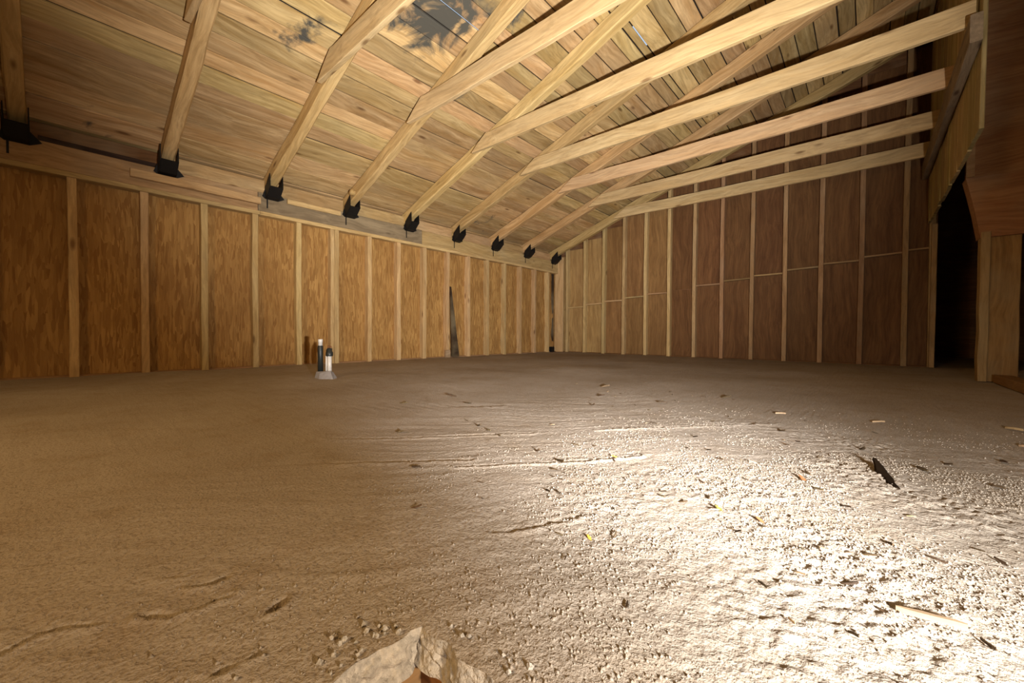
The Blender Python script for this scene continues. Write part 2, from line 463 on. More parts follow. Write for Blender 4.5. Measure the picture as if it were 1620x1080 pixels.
# broken white edge of the slab around the hatch (two far sides in view, two near ones behind the camera)
def slab_edge(along, c, a0, a1, seg):
    ts = np.linspace(a0, a1, seg); ss = [-0.1] + list(np.linspace(0, 1, 9))
    vs, fs = [], []
    for t in ts:
        for s in ss:
            off = edge_wob([t], [0 if along == 'y' else 0.3])[0]
            xx, yy = (c + off, t) if along == 'y' else (t, c + off)
            zt = hfun(xx if along == 'y' else t, t if along == 'y' else yy)
            if s < 0:      # tuck a lip under the dusty surface
                if along == 'y': vs.append((xx - 0.03 * (1 if c < 4.6 else -1), yy, zt - 0.008))
                else: vs.append((xx, yy + 0.03 * (1 if c > 0 else -1), zt - 0.008))
                continue
            rough = ((0.011 if along == 'y' else 0.004) * float(vnoise(np.array([t * 42.0]), np.array([s * 4.0 + c]), 31)[0]) + 0.008 * float(vnoise(np.array([t * 110.0]), np.array([s * 8.0 + c]), 32)[0])) * min(1, s * 3) + 0.010 * s
            if along == 'y': xx += rough * (1 if c < 4.6 else -1)
            else: yy -= rough * (1 if c > 0 else -1)
            vs.append((xx, yy, zt - s * (0.036 + 0.010 * float(vnoise(np.array([t * 22.0]), np.array([c]), 33)[0]))))
    n = len(ss)
    for i in range(len(ts) - 1):
        for j in range(n - 1):
            fs.append((i * n + j, i * n + j + 1, (i + 1) * n + j + 1, (i + 1) * n + j))
    o = mesh_obj('slab_edge', vs, fs, M['plaster'], floor)
    o['label'] = 'broken white edge of the slab at the floor hatch'
    return o
slab_edge('y', HX, HY0, HY, 120)
slab_edge('x', HY, HX, HX1, 120)
slab_edge('y', HX1, HY0, HY, 20)
slab_edge('x', HY0, HX, HX1, 20)
hl = empty('hatch_lining', (4.62, -0.1, -0.4), label='red-brown timber box lining the floor hatch below the white edge', cat='hatch')
beam('lining_board', (HX - 0.014, HY0, -0.205), (HX - 0.014, HY + 0.02, -0.205), 0.03, 0.34, M['brown'], hl)
beam('lining_board', (HX, HY + 0.014, -0.205), (HX1, HY + 0.014, -0.205), 0.03, 0.34, M['brown'], hl)
beam('lining_board', (HX1 + 0.002, HY0, -0.205), (HX1 + 0.002, HY, -0.205), 0.03, 0.34, M['brown'], hl)
beam('lining_board', (HX, HY0 - 0.004, -0.205), (HX1, HY0 - 0.004, -0.205), 0.03, 0.34, M['brown'], hl)
beam('bottom_board', (HX, -0.11, -0.405), (HX1, -0.11, -0.405), 0.86, 0.02, M['brown'], hl)

# ------------------------------------------------------------------ left wall
SP = 0.4064
YS0 = 0.1303
YF = 6.50
ZP = 1.510
wl = empty('wall_left', kind='structure', label='left eave wall of pale studs over golden strand board')
beam('outer_sheet', (-0.035, -2.7, 0.95), (-0.035, 6.7, 0.95), 0.02, 1.9, M['outer'], wl)
ks = list(range(-3, 16))
for k in ks:
    y = YS0 + k * SP - 0.026
    o = beam('stud', (0.046, y, 0.0), (0.046, y, ZP), 0.052, 0.088, M['stud'], wl, upv=(1, 0, 0), segs=6, jit=0.002, bow=0.002)
    if k == 5:
        beam('stud', (0.046, y - 0.05, 0.0), (0.046, y - 0.05, ZP), 0.042, 0.088, M['stud'], wl, upv=(1, 0, 0), segs=6, jit=0.002, bow=0.002)
def sheet(name, p, ax_u, ax_v, lu, lv, mat, parent, amp, seed, nu=10, nv=28, nrm=(1, 0, 0)):
    """slightly buckled panel; local X along ax_v (long side)"""
    u = np.linspace(-lu / 2, lu / 2, nu); v = np.linspace(-lv / 2, lv / 2, nv)
    U, V = np.meshgrid(u, v, indexing='ij')
    Wz = amp * (vnoise(U * 9 + seed * 3.3, V * 5, seed) + 0.5 * vnoise(U * 22 + V * 7 + seed, V * 12, seed + 50))
    vs = np.stack([V, U, Wz], -1).reshape(-1, 3)
    fs = []
    for i in range(nu - 1):
        for j in range(nv - 1):
            a = i * nv + j
            fs.append((a, a + 1, a + nv + 1, a + nv))
    o = mesh_obj(name, vs, fs, mat, parent, smooth=True)
    A, B = Vector(ax_v), Vector(ax_u)
    mm = Matrix((A, B, A.cross(B))).transposed().to_4x4(); mm.translation = p
    o.matrix_local = mm
    return o
edges = [-2.7] + [YS0 + k * SP - 0.021 for k in ks] + [YF + 0.05]
for i in range(len(edges) - 1):
    a, b = edges[i], edges[i + 1]
    sheet('strand_panel', (0.012, (a + b) / 2, ZP / 2 + 0.004), (0, 1, 0), (0, 0, 1), b - a - 0.004, ZP, M['osb'], wl, 0.028, i + 3)
beam('bottom_plate', (0.03, -2.7, 0.0), (0.03, YF, 0.0), 0.05, 0.024, M['farstud'], wl)
for a, b in ((-2.7, 1.36), (1.362, 3.79), (3.792, YF - 0.02)):
    beam('top_plate', (0.055, a, ZP + 0.019), (0.055, b, ZP + 0.019), 0.1, 0.038, M['stud'], wl)

hd = [((-2.7, 1.345), 'header', 'long tan header beam on the left wall, nearest the camera'),
      ((1.350, 3.30), 'header_grey', 'weathered grey middle length of the header beam above the left studs'),
      ((3.305, YF - 0.01), 'header', 'tan header beam length ending in the far corner')]
for (a, b), mm_, lab in hd:
    o = beam('header_beam', (0.05, a, 1.641), (0.05, b, 1.641), 0.085, 0.186, M[mm_], segs=8, jit=0.002)
    tag(o, lab, 'beam', 'header beam lengths on the left wall')
o = beam('ledger_board', (0.118, 0.425, 1.640), (0.118, 1.36, 1.640), 0.045, 0.066, M['stud'], segs=4, jit=0.002)
tag(o, 'pale ledger board nailed along the front of the near header beam', 'board')
o = beam('ledger_board', (0.107, 1.61, 1.700), (0.107, 2.17, 1.700), 0.026, 0.05, M['stud'], segs=4, jit=0.002)
tag(o, 'short pale board nailed high on the grey header between two black hangers', 'board')

# ------------------------------------------------------------------ far wall
wf = empty('wall_far', kind='structure', label='dark brown gable wall with upright studs')
SL = 0.365
def under(x): return 1.80 + SL * (x - 0.09)       # underside of the rafters
prism('outer_sheet', [(-0.1, -0.02), (5.2, -0.02), (5.2, under(5.2) + 0.2), (-0.1, under(-0.1) + 0.2)], 'y', YF + 0.125, YF + 0.14, M['outer'], wf)
fx = [0.6615 + 0.3878 * k - 0.003 for k in range(-1, 12)] + [5.14]
def fs_mat(i): return M['stud'] if i < 4 else M['farstud']
for i, x in enumerate(fx):
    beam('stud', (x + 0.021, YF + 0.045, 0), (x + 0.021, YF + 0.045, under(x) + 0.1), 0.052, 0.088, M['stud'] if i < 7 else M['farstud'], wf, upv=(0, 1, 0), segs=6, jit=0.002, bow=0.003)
beam('corner_board', (0.115, YF + 0.012, 0), (0.115, YF + 0.012, under(0.1) + 0.02), 0.19, 0.03, M['stud'], wf, upv=(0, 1, 0), segs=4, jit=0.002)
beam('corner_board', (0.005, YF - 0.06, 0), (0.005, YF - 0.06, ZP), 0.06, 0.03, M['darkwood'], wf, upv=(1, 0, 0))
ex = [0.0] + [x + 0.021 for x in fx]
for i in range(len(ex) - 1):
    a, b = ex[i], ex[i + 1]
    zs = 0.80 + 0.107 * (a + b) / 2
    zt = under(a) + 0.08
    sheet('wall_panel', ((a + b) / 2, YF + 0.085, zs / 2), (-1, 0, 0), (0, 0, 1), b - a - 0.003, zs - 0.004, M['ply_lit' if i < 3 else 'ply_half_lit' if i < 6 else 'ply'], wf, 0.006, i + 70, 6, 12)  # panel tone drops bay by bay, painting the beam's falloff along the wall
    sheet('wall_panel', ((a + b) / 2, YF + 0.092, (zs + zt) / 2), (-1, 0, 0), (0, 0, 1), b - a - 0.003, zt - zs - 0.004, M['ply_lit' if i < 3 else 'ply_half_lit' if i < 6 else 'ply'], wf, 0.006, i + 90, 6, 12)
    if i > 0 and i != 6:
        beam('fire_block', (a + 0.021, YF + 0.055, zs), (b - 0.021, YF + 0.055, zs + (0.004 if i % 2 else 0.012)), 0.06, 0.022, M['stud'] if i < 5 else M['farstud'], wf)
beam('bottom_plate', (0.05, YF + 0.06, 0.0), (5.18, YF + 0.06, 0.0), 0.05, 0.024, M['ply'], wf)

# ------------------------------------------------------------------ roof: boards on rafters
RH, RW = 0.135, 0.085
RY0, RS = 0.6576, 0.8128
rows = list(range(-1, 8))
cosr = 1 / math.sqrt(1 + SL * SL)
SDIR = Vector((cosr, 0, SL * cosr)); NDIR = Vector((-SL * cosr, 0, cosr))
def rpt(s, y, n):   # s = distance up the slope from x = 0.09 on the rafter underside, n = height above it
    return Vector((0.09, y, 1.80)) + SDIR * s + NDIR * n
RLEN = (5.16 - 0.09) / cosr
ceil = empty('ceiling', kind='structure', label='left roof slope of rough sawn boards laid across the rafters')
s = -0.33
slits = {}
ci = 0
rr = random.Random(5)
S1, S2 = (2.32 - 0.09) / cosr, (3.097 - 0.09) / cosr
joints_all = [RY0 + RS * k for k in range(-3, 8)]
under_strips = []
while s < RLEN:
    wd = rr.choice((0.115, 0.14, 0.15, 0.165, 0.19)) if s > 0.65 else rr.choice((0.2, 0.24, 0.28))
    e = s + wd
    gap = rr.uniform(0.005, 0.011)
    for S_ in (S1, S2):
        if s < S_ - 0.04 and e > S_ - 0.06 and S_ not in slits:
            e = S_
            gap = 0.010
            slits[S_] = e
    cuts = [-2.68]
    k = rr.choice((0, 1, 2))
    while k < 11:
        cuts.append(joints_all[k]); k += rr.choice((2, 3, 3, 4))
    cuts.append(YF + 0.12)
    for a, b in zip(cuts[:-1], cuts[1:]):
        if b - a < 0.1: continue
        n = RH + 0.012 + rr.uniform(0, 0.018)
        tilt = rr.uniform(-0.05, 0.05)
        o = beam('roof_board', rpt((s + e - gap) / 2, a + 0.002, n), rpt((s + e - gap) / 2, b - 0.002, n), e - s - gap, 0.02,
                 M['roof'], ceil, upv=NDIR + SDIR * tilt, ch=0.003, segs=2, jit=0.0015, bow=0.0015)
    s = e
    ci += 1
# felt over the boards, with two daylight slits left where it has torn
def felt(s0, s1, y0, y1):
    beam('roof_felt', rpt((s0 + s1) / 2, y0, RH + 0.048), rpt((s0 + s1) / 2, y1, RH + 0.048), s1 - s0, 0.012, M['dark'], ceil, upv=NDIR, ch=0.002)
q1, q2 = slits[S1], slits[S2]
felt(-0.40, q1 - 0.075, -2.7, YF + 0.15)
felt(q1 - 0.075, q1 + 0.012, -2.7, 1.80); felt(q1 - 0.075, q1 + 0.012, 2.36, YF + 0.15)
felt(q1 + 0.012, q2 - 0.06, -2.7, YF + 0.15)
felt(q2 - 0.06, q2 + 0.012, -2.7, 3.40); felt(q2 - 0.06, q2 + 0.012, 3.72, YF + 0.15)
felt(q2 + 0.012, RLEN + 0.05, -2.7, YF + 0.15)

ORD = {7: 'against the far gable wall', 6: 'second from the far gable wall', 5: 'third from the far gable wall',
       4: 'fourth from the far gable wall', 3: 'fifth from the far gable wall', 2: 'sixth from the far gable wall',
       1: 'seventh from the far gable wall', 0: 'eighth from the far gable wall',
       -1: 'nearest the camera at the left edge'}
for k in rows:
    y = RY0 + RS * k
    root = empty('rafter', rpt(0, y, 0), label='pale sawn roof rafter, ' + ORD[k], cat='rafter', group='rafters of the left roof slope')
    beam('timber', rpt(-0.16, y, RH / 2), rpt(RLEN, y, RH / 2), RW, RH, M['rafter'], root, upv=NDIR, ch=0.010, segs=26, jit=0.006, bow=0.006)
    if k == 2:
        lathe('knot_stub', [(0.0, 0.0), (0.035, 0.0), (0.033, 0.05), (0.02, 0.06)], M['rafter'], root, 12).matrix_local = \
            Matrix.Translation(rpt(0.22, y - 0.03, 0.04) - root.location) @ Matrix.Rotation(math.radians(90), 4, 'X')
# collar ties
for k in range(0, 8):
    y = RY0 + RS * k - RW / 2 - 0.034
    TH = 0.165 if k < 3 else 0.155
    zb = 2.295
    x0 = 1.385
    n = 14
    vs, fs = [], []
    ztop0 = zb + TH
    for i in range(n + 1):
        t = i / n
        x = x0 + (5.10 - x0) * t
        jy, jz = random.uniform(-.003, .003), random.uniform(-.003, .003) - 0.012 * math.sin(t * 3.1) * (1 if k % 2 else 0.3)
        c = 0.004
        lo_, hi_ = zb + jz, zb + TH + jz
        xa = x + (0.0 if i else 0.0)
        xt = x + (0.22 if i == 0 else 0.0)      # tapered butt where it meets the rafter
        xm = x + (0.10 if i == 0 else 0.0)
        for (py, pz, px) in ((-0.019 + c, lo_, xa), (0.019 - c, lo_, xa), (0.019, lo_ + c, xa), (0.019, (lo_ + hi_) / 2, xm), (0.019, hi_ - c, xt),
                             (0.019 - c, hi_, xt), (-0.019 + c, hi_, xt), (-0.019, hi_ - c, xt), (-0.019, (lo_ + hi_) / 2, xm), (-0.019, lo_ + c, xa)):
            vs.append((px - x0, py + jy, pz - zb))
    for i in range(n):
        for j in range(10):
            fs.append((i * 10 + j, i * 10 + (j + 1) % 10, (i + 1) * 10 + (j + 1) % 10, (i + 1) * 10 + j))
    fs.append(tuple(reversed(range(10)))); fs.append(tuple(range(n * 10, n * 10 + 10)))
    o = mesh_obj('collar_tie', vs, fs, M['tie'])
    o.location = (x0, y, zb)
    tag(o, 'pale level collar tie beam, ' + ORD[k], 'beam', 'level collar ties')
# black hangers at the rafter feet
for k in rows:
    y = RY0 + RS * k
    root = empty('rafter_hanger', (0.10, y, 1.712), label='black steel hanger under the rafter ' + ORD[k], cat='bracket', group='black rafter hangers')
    hw = RW / 2 + 0.015
    for sgn in (-1, 1):
        yy = y + sgn * hw
        prism('side_flange', [(0.096, 1.684), (0.150, 1.700), (0.235, 1.775), (0.225, 1.90), (0.096, 1.80)], 'y', yy - 0.003, yy + 0.003, M['steel'], root)
    prism('seat', [(0.094, 1.680), (0.152, 1.694), (0.240, 1.772), (0.236, 1.780), (0.148, 1.704), (0.094, 1.690)], 'y', y - hw + 0.003, y + hw - 0.003, M['steel'], root)
    prism('face_plate', [(y - hw - 0.03, 1.70), (y - hw, 1.678), (y + hw, 1.678), (y + hw + 0.06, 1.71), (y + hw, 1.78), (y - hw, 1.78)], 'x', 0.0945, 0.0985, M['steel'], root)
    if k: prism('strap', [(y - hw + 0.01, 1.59), (y - hw + 0.022, 1.59), (y - hw + 0.022, 1.70), (y - hw + 0.01, 1.70)], 'x', 0.0945, 0.098, M['steel'], root)
# blocking between the rafter feet
for k in range(0, 7):
    o = beam('eave_block', (0.03, RY0 + RS * k + 0.05, 1.81), (0.03, RY0 + RS * (k + 1) - 0.05, 1.81), 0.03, 0.13, M['header'] if k % 3 else M['stud'], ceil)
beam('eave_block', (-0.02, -2.68, 1.79), (-0.02, -0.23, 1.79), 0.02, 0.16, M['header'], ceil)
beam('eave_block', (-0.02, -0.06, 1.772), (-0.02, RY0 - 0.05, 1.772), 0.02, 0.06, M['darkwood'], ceil)
prism('eave_soffit', [(-0.40, 1.55), (-0.05, 1.55), (-0.05, 1.57), (-0.40, 1.57)], 'y', -2.7, YF + 0.1, M['dark'], ceil)
prism('eave_fascia', [(-0.41, 1.55), (-0.39, 1.55), (-0.39, 1.86), (-0.41, 1.86)], 'y', -2.7, YF + 0.1, M['dark'], ceil)

# ------------------------------------------------------------------ ridge, centre wall, post
zr = under(5.16)
o = beam('ridge_beam', (5.185, -2.7, zr + 0.03), (5.185, 9.6, zr + 0.03), 0.045, 0.26, M['rafter'], segs=10, jit=0.003)
tag(o, 'dark ridge beam at the top of the rafters', 'beam')
wc = empty('wall_centre', kind='structure', label='upright boards hanging over the opening on the right')
y = 3.70
rr = random.Random(3)
while y < YF - 0.03:
    wd = min(rr.choice((0.12, 0.16, 0.19, 0.22)), YF - y)
    zb = 1.60 + rr.uniform(-0.012, 0.012)
    beam('upright_board', (5.125 + rr.uniform(-.004, .004), y + wd / 2, zb), (5.125 + rr.uniform(-.004, .004), y + wd / 2, under(5.1) + 0.1), wd - 0.006, 0.022, M['greenish'], wc, upv=(1, 0, 0))
    y += wd
o = beam('ledger_beam', (5.085, 3.66, 2.196), (5.085, YF, 2.196), 0.05, 0.17, M['header_grey'], segs=6, jit=0.003)
tag(o, 'grey ledger beam carrying the right ends of the collar ties', 'beam')
o = beam('end_stud', (5.17, YF - 0.02, 0), (5.17, YF - 0.02, 1.59), 0.045, 0.07, M['farstud'], upv=(0, 1, 0), segs=5, jit=0.002)
tag(o, 'upright stud at the right end of the far gable wall', 'stud')
PY = 4.84
post = empty('post', (5.38, PY, 0), label='brown post with flared head at the right edge', cat='post')
beam('shaft', (5.405, PY + 0.04, 0.0), (5.405, PY + 0.04, 1.16), 0.165, 0.15, M['brown'], post, upv=(0, 1, 0), segs=6, jit=0.004)
beam('edge_board', (5.305, PY - 0.01, 0.0), (5.305, PY - 0.01, 1.16), 0.05, 0.12, M['farstud'], post, upv=(0, 1, 0), segs=6, jit=0.004)
flare = [(5.275, 1.12), (5.49, 1.12), (5.515, 1.25), (5.57, 1.40), (5.60, 1.58), (5.19, 1.60), (5.215, 1.48), (5.245, 1.32)]
prism('flared_head', flare, 'y', PY - 0.06, PY + 0.1, M['brown'], post)
gp = empty('boxed_beam', (5.6, PY, 1.6), label='brown boxed cross beam resting on the flared post at right', cat='beam')
prism('face_panel', [(5.20, 1.585), (6.9, 1.585), (6.9, 2.95), (5.20, 3.35)], 'y', PY - 0.05, PY + 0.07, M['brown'], gp)
prism('edge_strip', [(5.19, 1.60), (5.235, 1.60), (5.235, 3.3), (5.19, 3.3)], 'y', PY - 0.075, PY - 0.052, M['farstud'], gp)
o = beam('sill_board', (5.36, 2.4, 0.045), (5.40, 4.72, 0.03), 0.10, 0.06, M['brown'], segs=5, jit=0.004)
tag(o, 'red-brown sill board lying on the floor at the right edge', 'board')

# ------------------------------------------------------------------ the other half of the shed (dark, closed)
cr = empty('ceiling_right', kind='structure', label='dark right roof slope beyond the ridge')
S2D = Vector((cosr, 0, -SL * cosr)); N2 = Vector((SL * cosr, 0, cosr))
p0 = Vector((5.21, 0, under(5.16) + RH + 0.03))
s = 0.0
while s < 5.7:
    c0 = p0 + S2D * (s + 0.16)
    beam('roof_board', c0 + Vector((0, -2.7, 0)), c0 + Vector((0, 9.6, 0)), 0.318, 0.02, M['roof'], cr, upv=N2)
    s += 0.32
beam('roof_felt', p0 + S2D * 2.85 + N2 * 0.05 + Vector((0, -2.7, 0)), p0 + S2D * 2.85 + N2 * 0.05 + Vector((0, 9.6, 0)), 5.9, 0.01, M['dark'], cr, upv=N2)
beam('ridge_cap', (5.18, -2.7, p0.z + 0.09), (5.18, 9.6, p0.z + 0.09), 0.35, 0.02, M['dark'], cr)
def slab_wall(name, poly, axis, a, b, lab):
    o = prism(name, poly, axis, a, b, M['outer'])
    tag(o, lab, kind='structure')
slab_wall('wall_right', [(-2.7, -0.02), (9.6, -0.02), (9.6, 2.3), (-2.7, 2.3)], 'x', 10.45, 10.5, 'dark right wall beyond the opening')
gab = [(-0.1, -0.02), (10.5, -0.02), (10.5, 1.95), (5.18, 3.85), (-0.1, 1.95)]
slab_wall('wall_back', gab, 'y', -2.76, -2.7, 'back wall behind the camera')
slab_wall('wall_recess', [(5.2, -0.02), (10.5, -0.02), (10.5, 1.95), (5.2, 3.85)], 'y', 9.6, 9.66, 'deep dark wall beyond the opening')
slab_wall('wall_return', [(YF + 0.06, -0.02), (9.6, -0.02), (9.6, 3.8), (YF + 0.06, 3.8)], 'x', 5.19, 5.2, 'return wall behind the end stud')

# ------------------------------------------------------------------ pipes by the left wall
pad = np.array([(1.36, 1.36), (1.42, 1.30), (1.52, 1.30), (1.66, 1.385), (1.60, 1.46), (1.46, 1.50), (1.36, 1.44)])
cx, cy = pad.mean(0)
pad = (pad - (cx, cy)) * (0.8, 0.75) + (cx, cy)
vs = [(x - cx, y_ - cy, -0.012) for x, y_ in pad] + [((x - cx) * 0.72 - 0.02, (y_ - cy) * 0.72, 0.05 + 0.01 * math.sin(x * 90)) for x, y_ in pad]
nn = len(pad)
o = mesh_obj('mortar_pad', vs, [tuple(range(nn, 2 * nn))] + [(i, (i + 1) % nn, (i + 1) % nn + nn, i + nn) for i in range(nn)] + [tuple(reversed(range(nn)))], M['greypad'])
o.location = (cx, cy, hfun(cx, cy))
tag(o, 'small grey mortar pad around the pipe stubs near the left wall', 'pad')
zb = hfun(cx, cy)
r_ = empty('capped_pipe', (1.425, 1.375, zb + 0.04), label='black pipe stub with white cap standing near the left wall', cat='pipe')
lathe('tube', [(0.0, 0), (0.02, 0), (0.02, 0.205), (0.017, 0.21)], M['blackpipe'], r_)
lathe('cap', [(0.0, 0.208), (0.0155, 0.208), (0.0155, 0.235), (0.0175, 0.236), (0.0175, 0.256), (0.015, 0.26), (0.0, 0.26)], M['whitepipe'], r_)
r_ = empty('coupled_pipe', (1.515, 1.405, zb + 0.035), label='white pipe stub with black coupling beside the capped black pipe', cat='pipe')
lathe('tube', [(0.0, -0.01), (0.016, -0.01), (0.016, 0.15), (0.0, 0.15)], M['whitepipe'], r_)
lathe('thin_tube', [(0.0, 0), (0.007, 0), (0.007, 0.145), (0.0, 0.145)], M['whitepipe'], r_, 12, (-0.026, -0.012, 0))
lathe('coupling', [(0.0, 0.135), (0.024, 0.135), (0.026, 0.14), (0.026, 0.165), (0.02, 0.17), (0.02, 0.195), (0.0, 0.198)], M['blackpipe'], r_)
lathe('elbow', [(0.0, 0.14), (0.02, 0.14), (0.021, 0.18), (0.016, 0.187), (0.0, 0.19)], M['blackpipe'], r_, 16, (-0.03, 0.01, 0))
for dx in (-0.032, -0.006, 0.012):
    lathe('copper_stub', [(0.0, 0.19), (0.006, 0.19), (0.006, 0.215), (0.0, 0.216)], M['leaf_brown'], r_, 8, (dx, 0.005, 0))

# leaning plank, foot block, black block
vs = [(0.115, 3.80, 0.01), (0.115, 3.915, 0.01), (0.10, 3.795, 1.02), (0.10, 3.78, 1.02), (0.16, 3.80, 0.01), (0.16, 3.915, 0.01), (0.118, 3.795, 1.02), (0.118, 3.78, 1.02)]
b0 = Vector((0.13, 3.85, 0.0))
o = mesh_obj('leaning_plank', [tuple(Vector(v) - b0) for v in vs], [(0, 3, 2, 1), (4, 5, 6, 7), (0, 1, 5, 4), (1, 2, 6, 5), (2, 3, 7, 6), (3, 0, 4, 7)], M['darkwood'])
o.location = b0
tag(o, 'narrow dark tapering plank leaning against the left wall studs', 'plank')
o = beam('foot_block', (0.105, 3.70, 0.055), (0.105, 3.78, 0.055), 0.03, 0.11, M['splinter_pale'])
tag(o, 'small pale block at the foot of the stud beside the leaning plank', 'block')
o = beam('scrap_block', (0.07, 6.30, 0.045), (0.07, 6.38, 0.045), 0.07, 0.11, M['steel'])
tag(o, 'small black block on the floor in the far corner', 'block')

# ------------------------------------------------------------------ debris
def splinter_mesh(name, L, W, H, seed, mat):
    r = random.Random(seed)
    vs, fs, n = [], [], 5
    for i in range(n + 1):
        t = i / n
        wdt = W * (math.sin(math.pi * (0.08 + 0.84 * t)) ** 0.7) * r.uniform(0.8, 1.15)
        x = L * (t - 0.5); oy = r.uniform(-.12, .12) * W
        oz = 0.12 * L * math.sin(t * 2.6 + seed) * 0.4
        vs += [(x, -wdt / 2 + oy, oz), (x, wdt / 2 + oy, oz), (x, wdt * 0.3 + oy, oz + H), (x, -wdt * 0.35 + oy, oz + H)]
    for i in range(n):
        for j in range(4):
            fs.append((i * 4 + j, i * 4 + (j + 1) % 4, i * 4 + 4 + (j + 1) % 4, i * 4 + 4 + j))
    fs += [(3, 2, 1, 0), (n * 4, n * 4 + 1, n * 4 + 2, n * 4 + 3)]
    me = bpy.data.meshes.new(name); me.from_pydata(vs, [], fs); me.update(); me.materials.append(mat)
    return me
protos = [splinter_mesh('wood_splinter', 0.034, 0.006 + 0.001 * (i % 3), 0.0045, i, M['splinter_dark' if i % 8 else 'splinter_pale']) for i in range(8)]
def put(me, name, x, y, rz, ry=0.0, sc_=1.0, dz=0.001):
    o = link(bpy.data.objects.new(name, me))
    o.location = (x, y, hfun(x, y) + dz)
    o.rotation_euler = (0, ry, rz)
    o.scale = (sc_,) * 3
    return o
def tag_splinter(o, x, y, pale):
    tone = 'pale' if pale else 'dark'
    if y > 2.0: where = 'in the dim far part of the floor'
    elif x < 4.0: where = 'on the brown floor left of the bright pool'
    elif y > 1.25: where = 'on the grey floor beyond the bright pool'
    else: where = 'in the white-lit pool of floor'
    tag(o, 'small ' + tone + ' wood splinter ' + where, 'splinter', tone + ' splinters ' + where)
# spots of the larger splinters (ground coordinates, metres): x, y, turn, scale
SPOTS = [(3.55, 1.04, -0.5, 1.3), (3.62, 1.02, -0.45, 1.2), (3.70, 0.99, -0.5, 1.1), (3.90, 0.94, -0.45, 1.2), (4.01, 0.90, -0.4, 1.3),
         (4.10, 0.72, -0.6, 0.9), (4.12, 0.73, -0.5, 0.7), (3.33, 2.42, 0.2, 2.2), (2.90, 1.46, 0.3, 2.0), (2.93, 1.13, 0.6, 1.6),
         (4.343, 2.13, 0.5, 1.6), (4.667, 2.21, 0.6, 1.6), (4.02, 1.52, -0.6, 1.1), (4.20, 1.42, -0.8, 1.0), (4.28, 1.28, -0.7, 0.9),
         (4.40, 1.75, -0.7, 1.2), (4.46, 1.62, -0.9, 1.0), (4.62, 1.66, -1.1, 1.5), (4.74, 1.50, -1.1, 1.4), (4.80, 1.62, -1.2, 1.3),
         (4.86, 1.44, -1.1, 1.2), (4.92, 1.76, -1.2, 1.2), (4.90, 1.08, -1.3, 1.4), (4.84, 1.02, -1.3, 1.2), (4.97, 1.30, -1.2, 1.5),
         (5.02, 2.05, -1.0, 2.0), (5.05, 2.40, -1.0, 2.2), (4.60, 1.05, -0.9, 0.9), (4.55, 1.12, -0.8, 1.0), (4.52, 1.24, -0.9, 0.9),
         (4.34, 1.00, -0.7, 0.8), (4.30, 0.86, -0.6, 0.7), (4.46, 0.80, -0.6, 0.7), (4.52, 0.66, -0.8, 0.7), (4.62, 0.62, -0.9, 0.7),
         (4.66, 0.92, -1.1, 0.9), (4.72, 0.60, -1.0, 0.8), (3.40, 0.80, 0.3, 1.4), (3.15, 1.35, 0.4, 1.3), (3.62, 1.75, -0.3, 1.2),
         (3.85, 2.05, 0.4, 1.6), (4.05, 2.45, 0.5, 1.8), (3.50, 2.05, 0.2, 1.5), (3.75, 0.62, 0.6, 0.9), (3.95, 0.48, 0.7, 0.8)]
for i, (x, y, a, sc_) in enumerate(SPOTS):
    j = 0 if y > 2.0 and x > 4.2 else 1 + i % 7
    o = put(protos[j], 'wood_splinter', x, y, a + random.uniform(-.15, .15), random.uniform(-.45, .1), sc_ * 0.8, 0.003)
    tag_splinter(o, x, y, j == 0)
r3 = random.Random(9)
for i in range(110):
    t = r3.random() ** 1.4
    x = 4.55 + r3.gauss(0, 0.30) - 0.9 * t; y = 0.62 + 1.9 * t + r3.gauss(0, 0.12)
    if HX - 0.03 < x < HX1 + .03 and y < HY + 0.03: continue
    j = r3.randrange(8)
    o = put(protos[j], 'wood_splinter', x, y, r3.uniform(-1.3, 0.4), r3.uniform(-.5, .2), r3.uniform(0.22, 0.6), 0.002)
    tag_splinter(o, x, y, j == 0)
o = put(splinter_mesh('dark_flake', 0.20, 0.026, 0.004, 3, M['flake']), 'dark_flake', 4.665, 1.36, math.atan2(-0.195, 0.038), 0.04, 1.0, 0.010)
tag(o, 'long pointed wood flake, shaded side painted dark, lying on the bright floor', 'flake')
o = put(splinter_mesh('pale_sliver', 0.062, 0.010, 0.006, 5, M['splinter_pale']), 'pale_sliver', 4.690, 0.712, 0.02, 0.0, 1.0, 0.004)
tag(o, 'pale pointed sliver of wood in the brightest part of the floor', 'sliver')
def leaf_mesh(name, L, W, mat, seed):
    r = random.Random(seed); n = 7; vs, fs = [], []
    for i in range(n + 1):
        t = i / n
        hw = W / 2 * math.sin(math.pi * min(0.97, max(0.03, t))) ** 0.8 * r.uniform(0.8, 1.15)
        x = L * (t - .5); z = 0.18 * L * math.sin(t * 3 + seed)
        vs += [(x, -hw, z + hw * 0.5), (x, 0, z), (x, hw, z + hw * 0.6), (x, hw, z + hw * 0.6 - .0006), (x, 0, z - .0006), (x, -hw, z + hw * 0.5 - .0006)]
    for i in range(n):
        for j in range(6):
            fs.append((i * 6 + j, i * 6 + (j + 1) % 6, i * 6 + 6 + (j + 1) % 6, i * 6 + 6 + j))
    fs += [(5, 4, 3, 2, 1, 0), tuple(range(n * 6, n * 6 + 6))]
    me = bpy.data.meshes.new(name); me.from_pydata(vs, [], fs); me.update(); me.materials.append(mat)
    return me
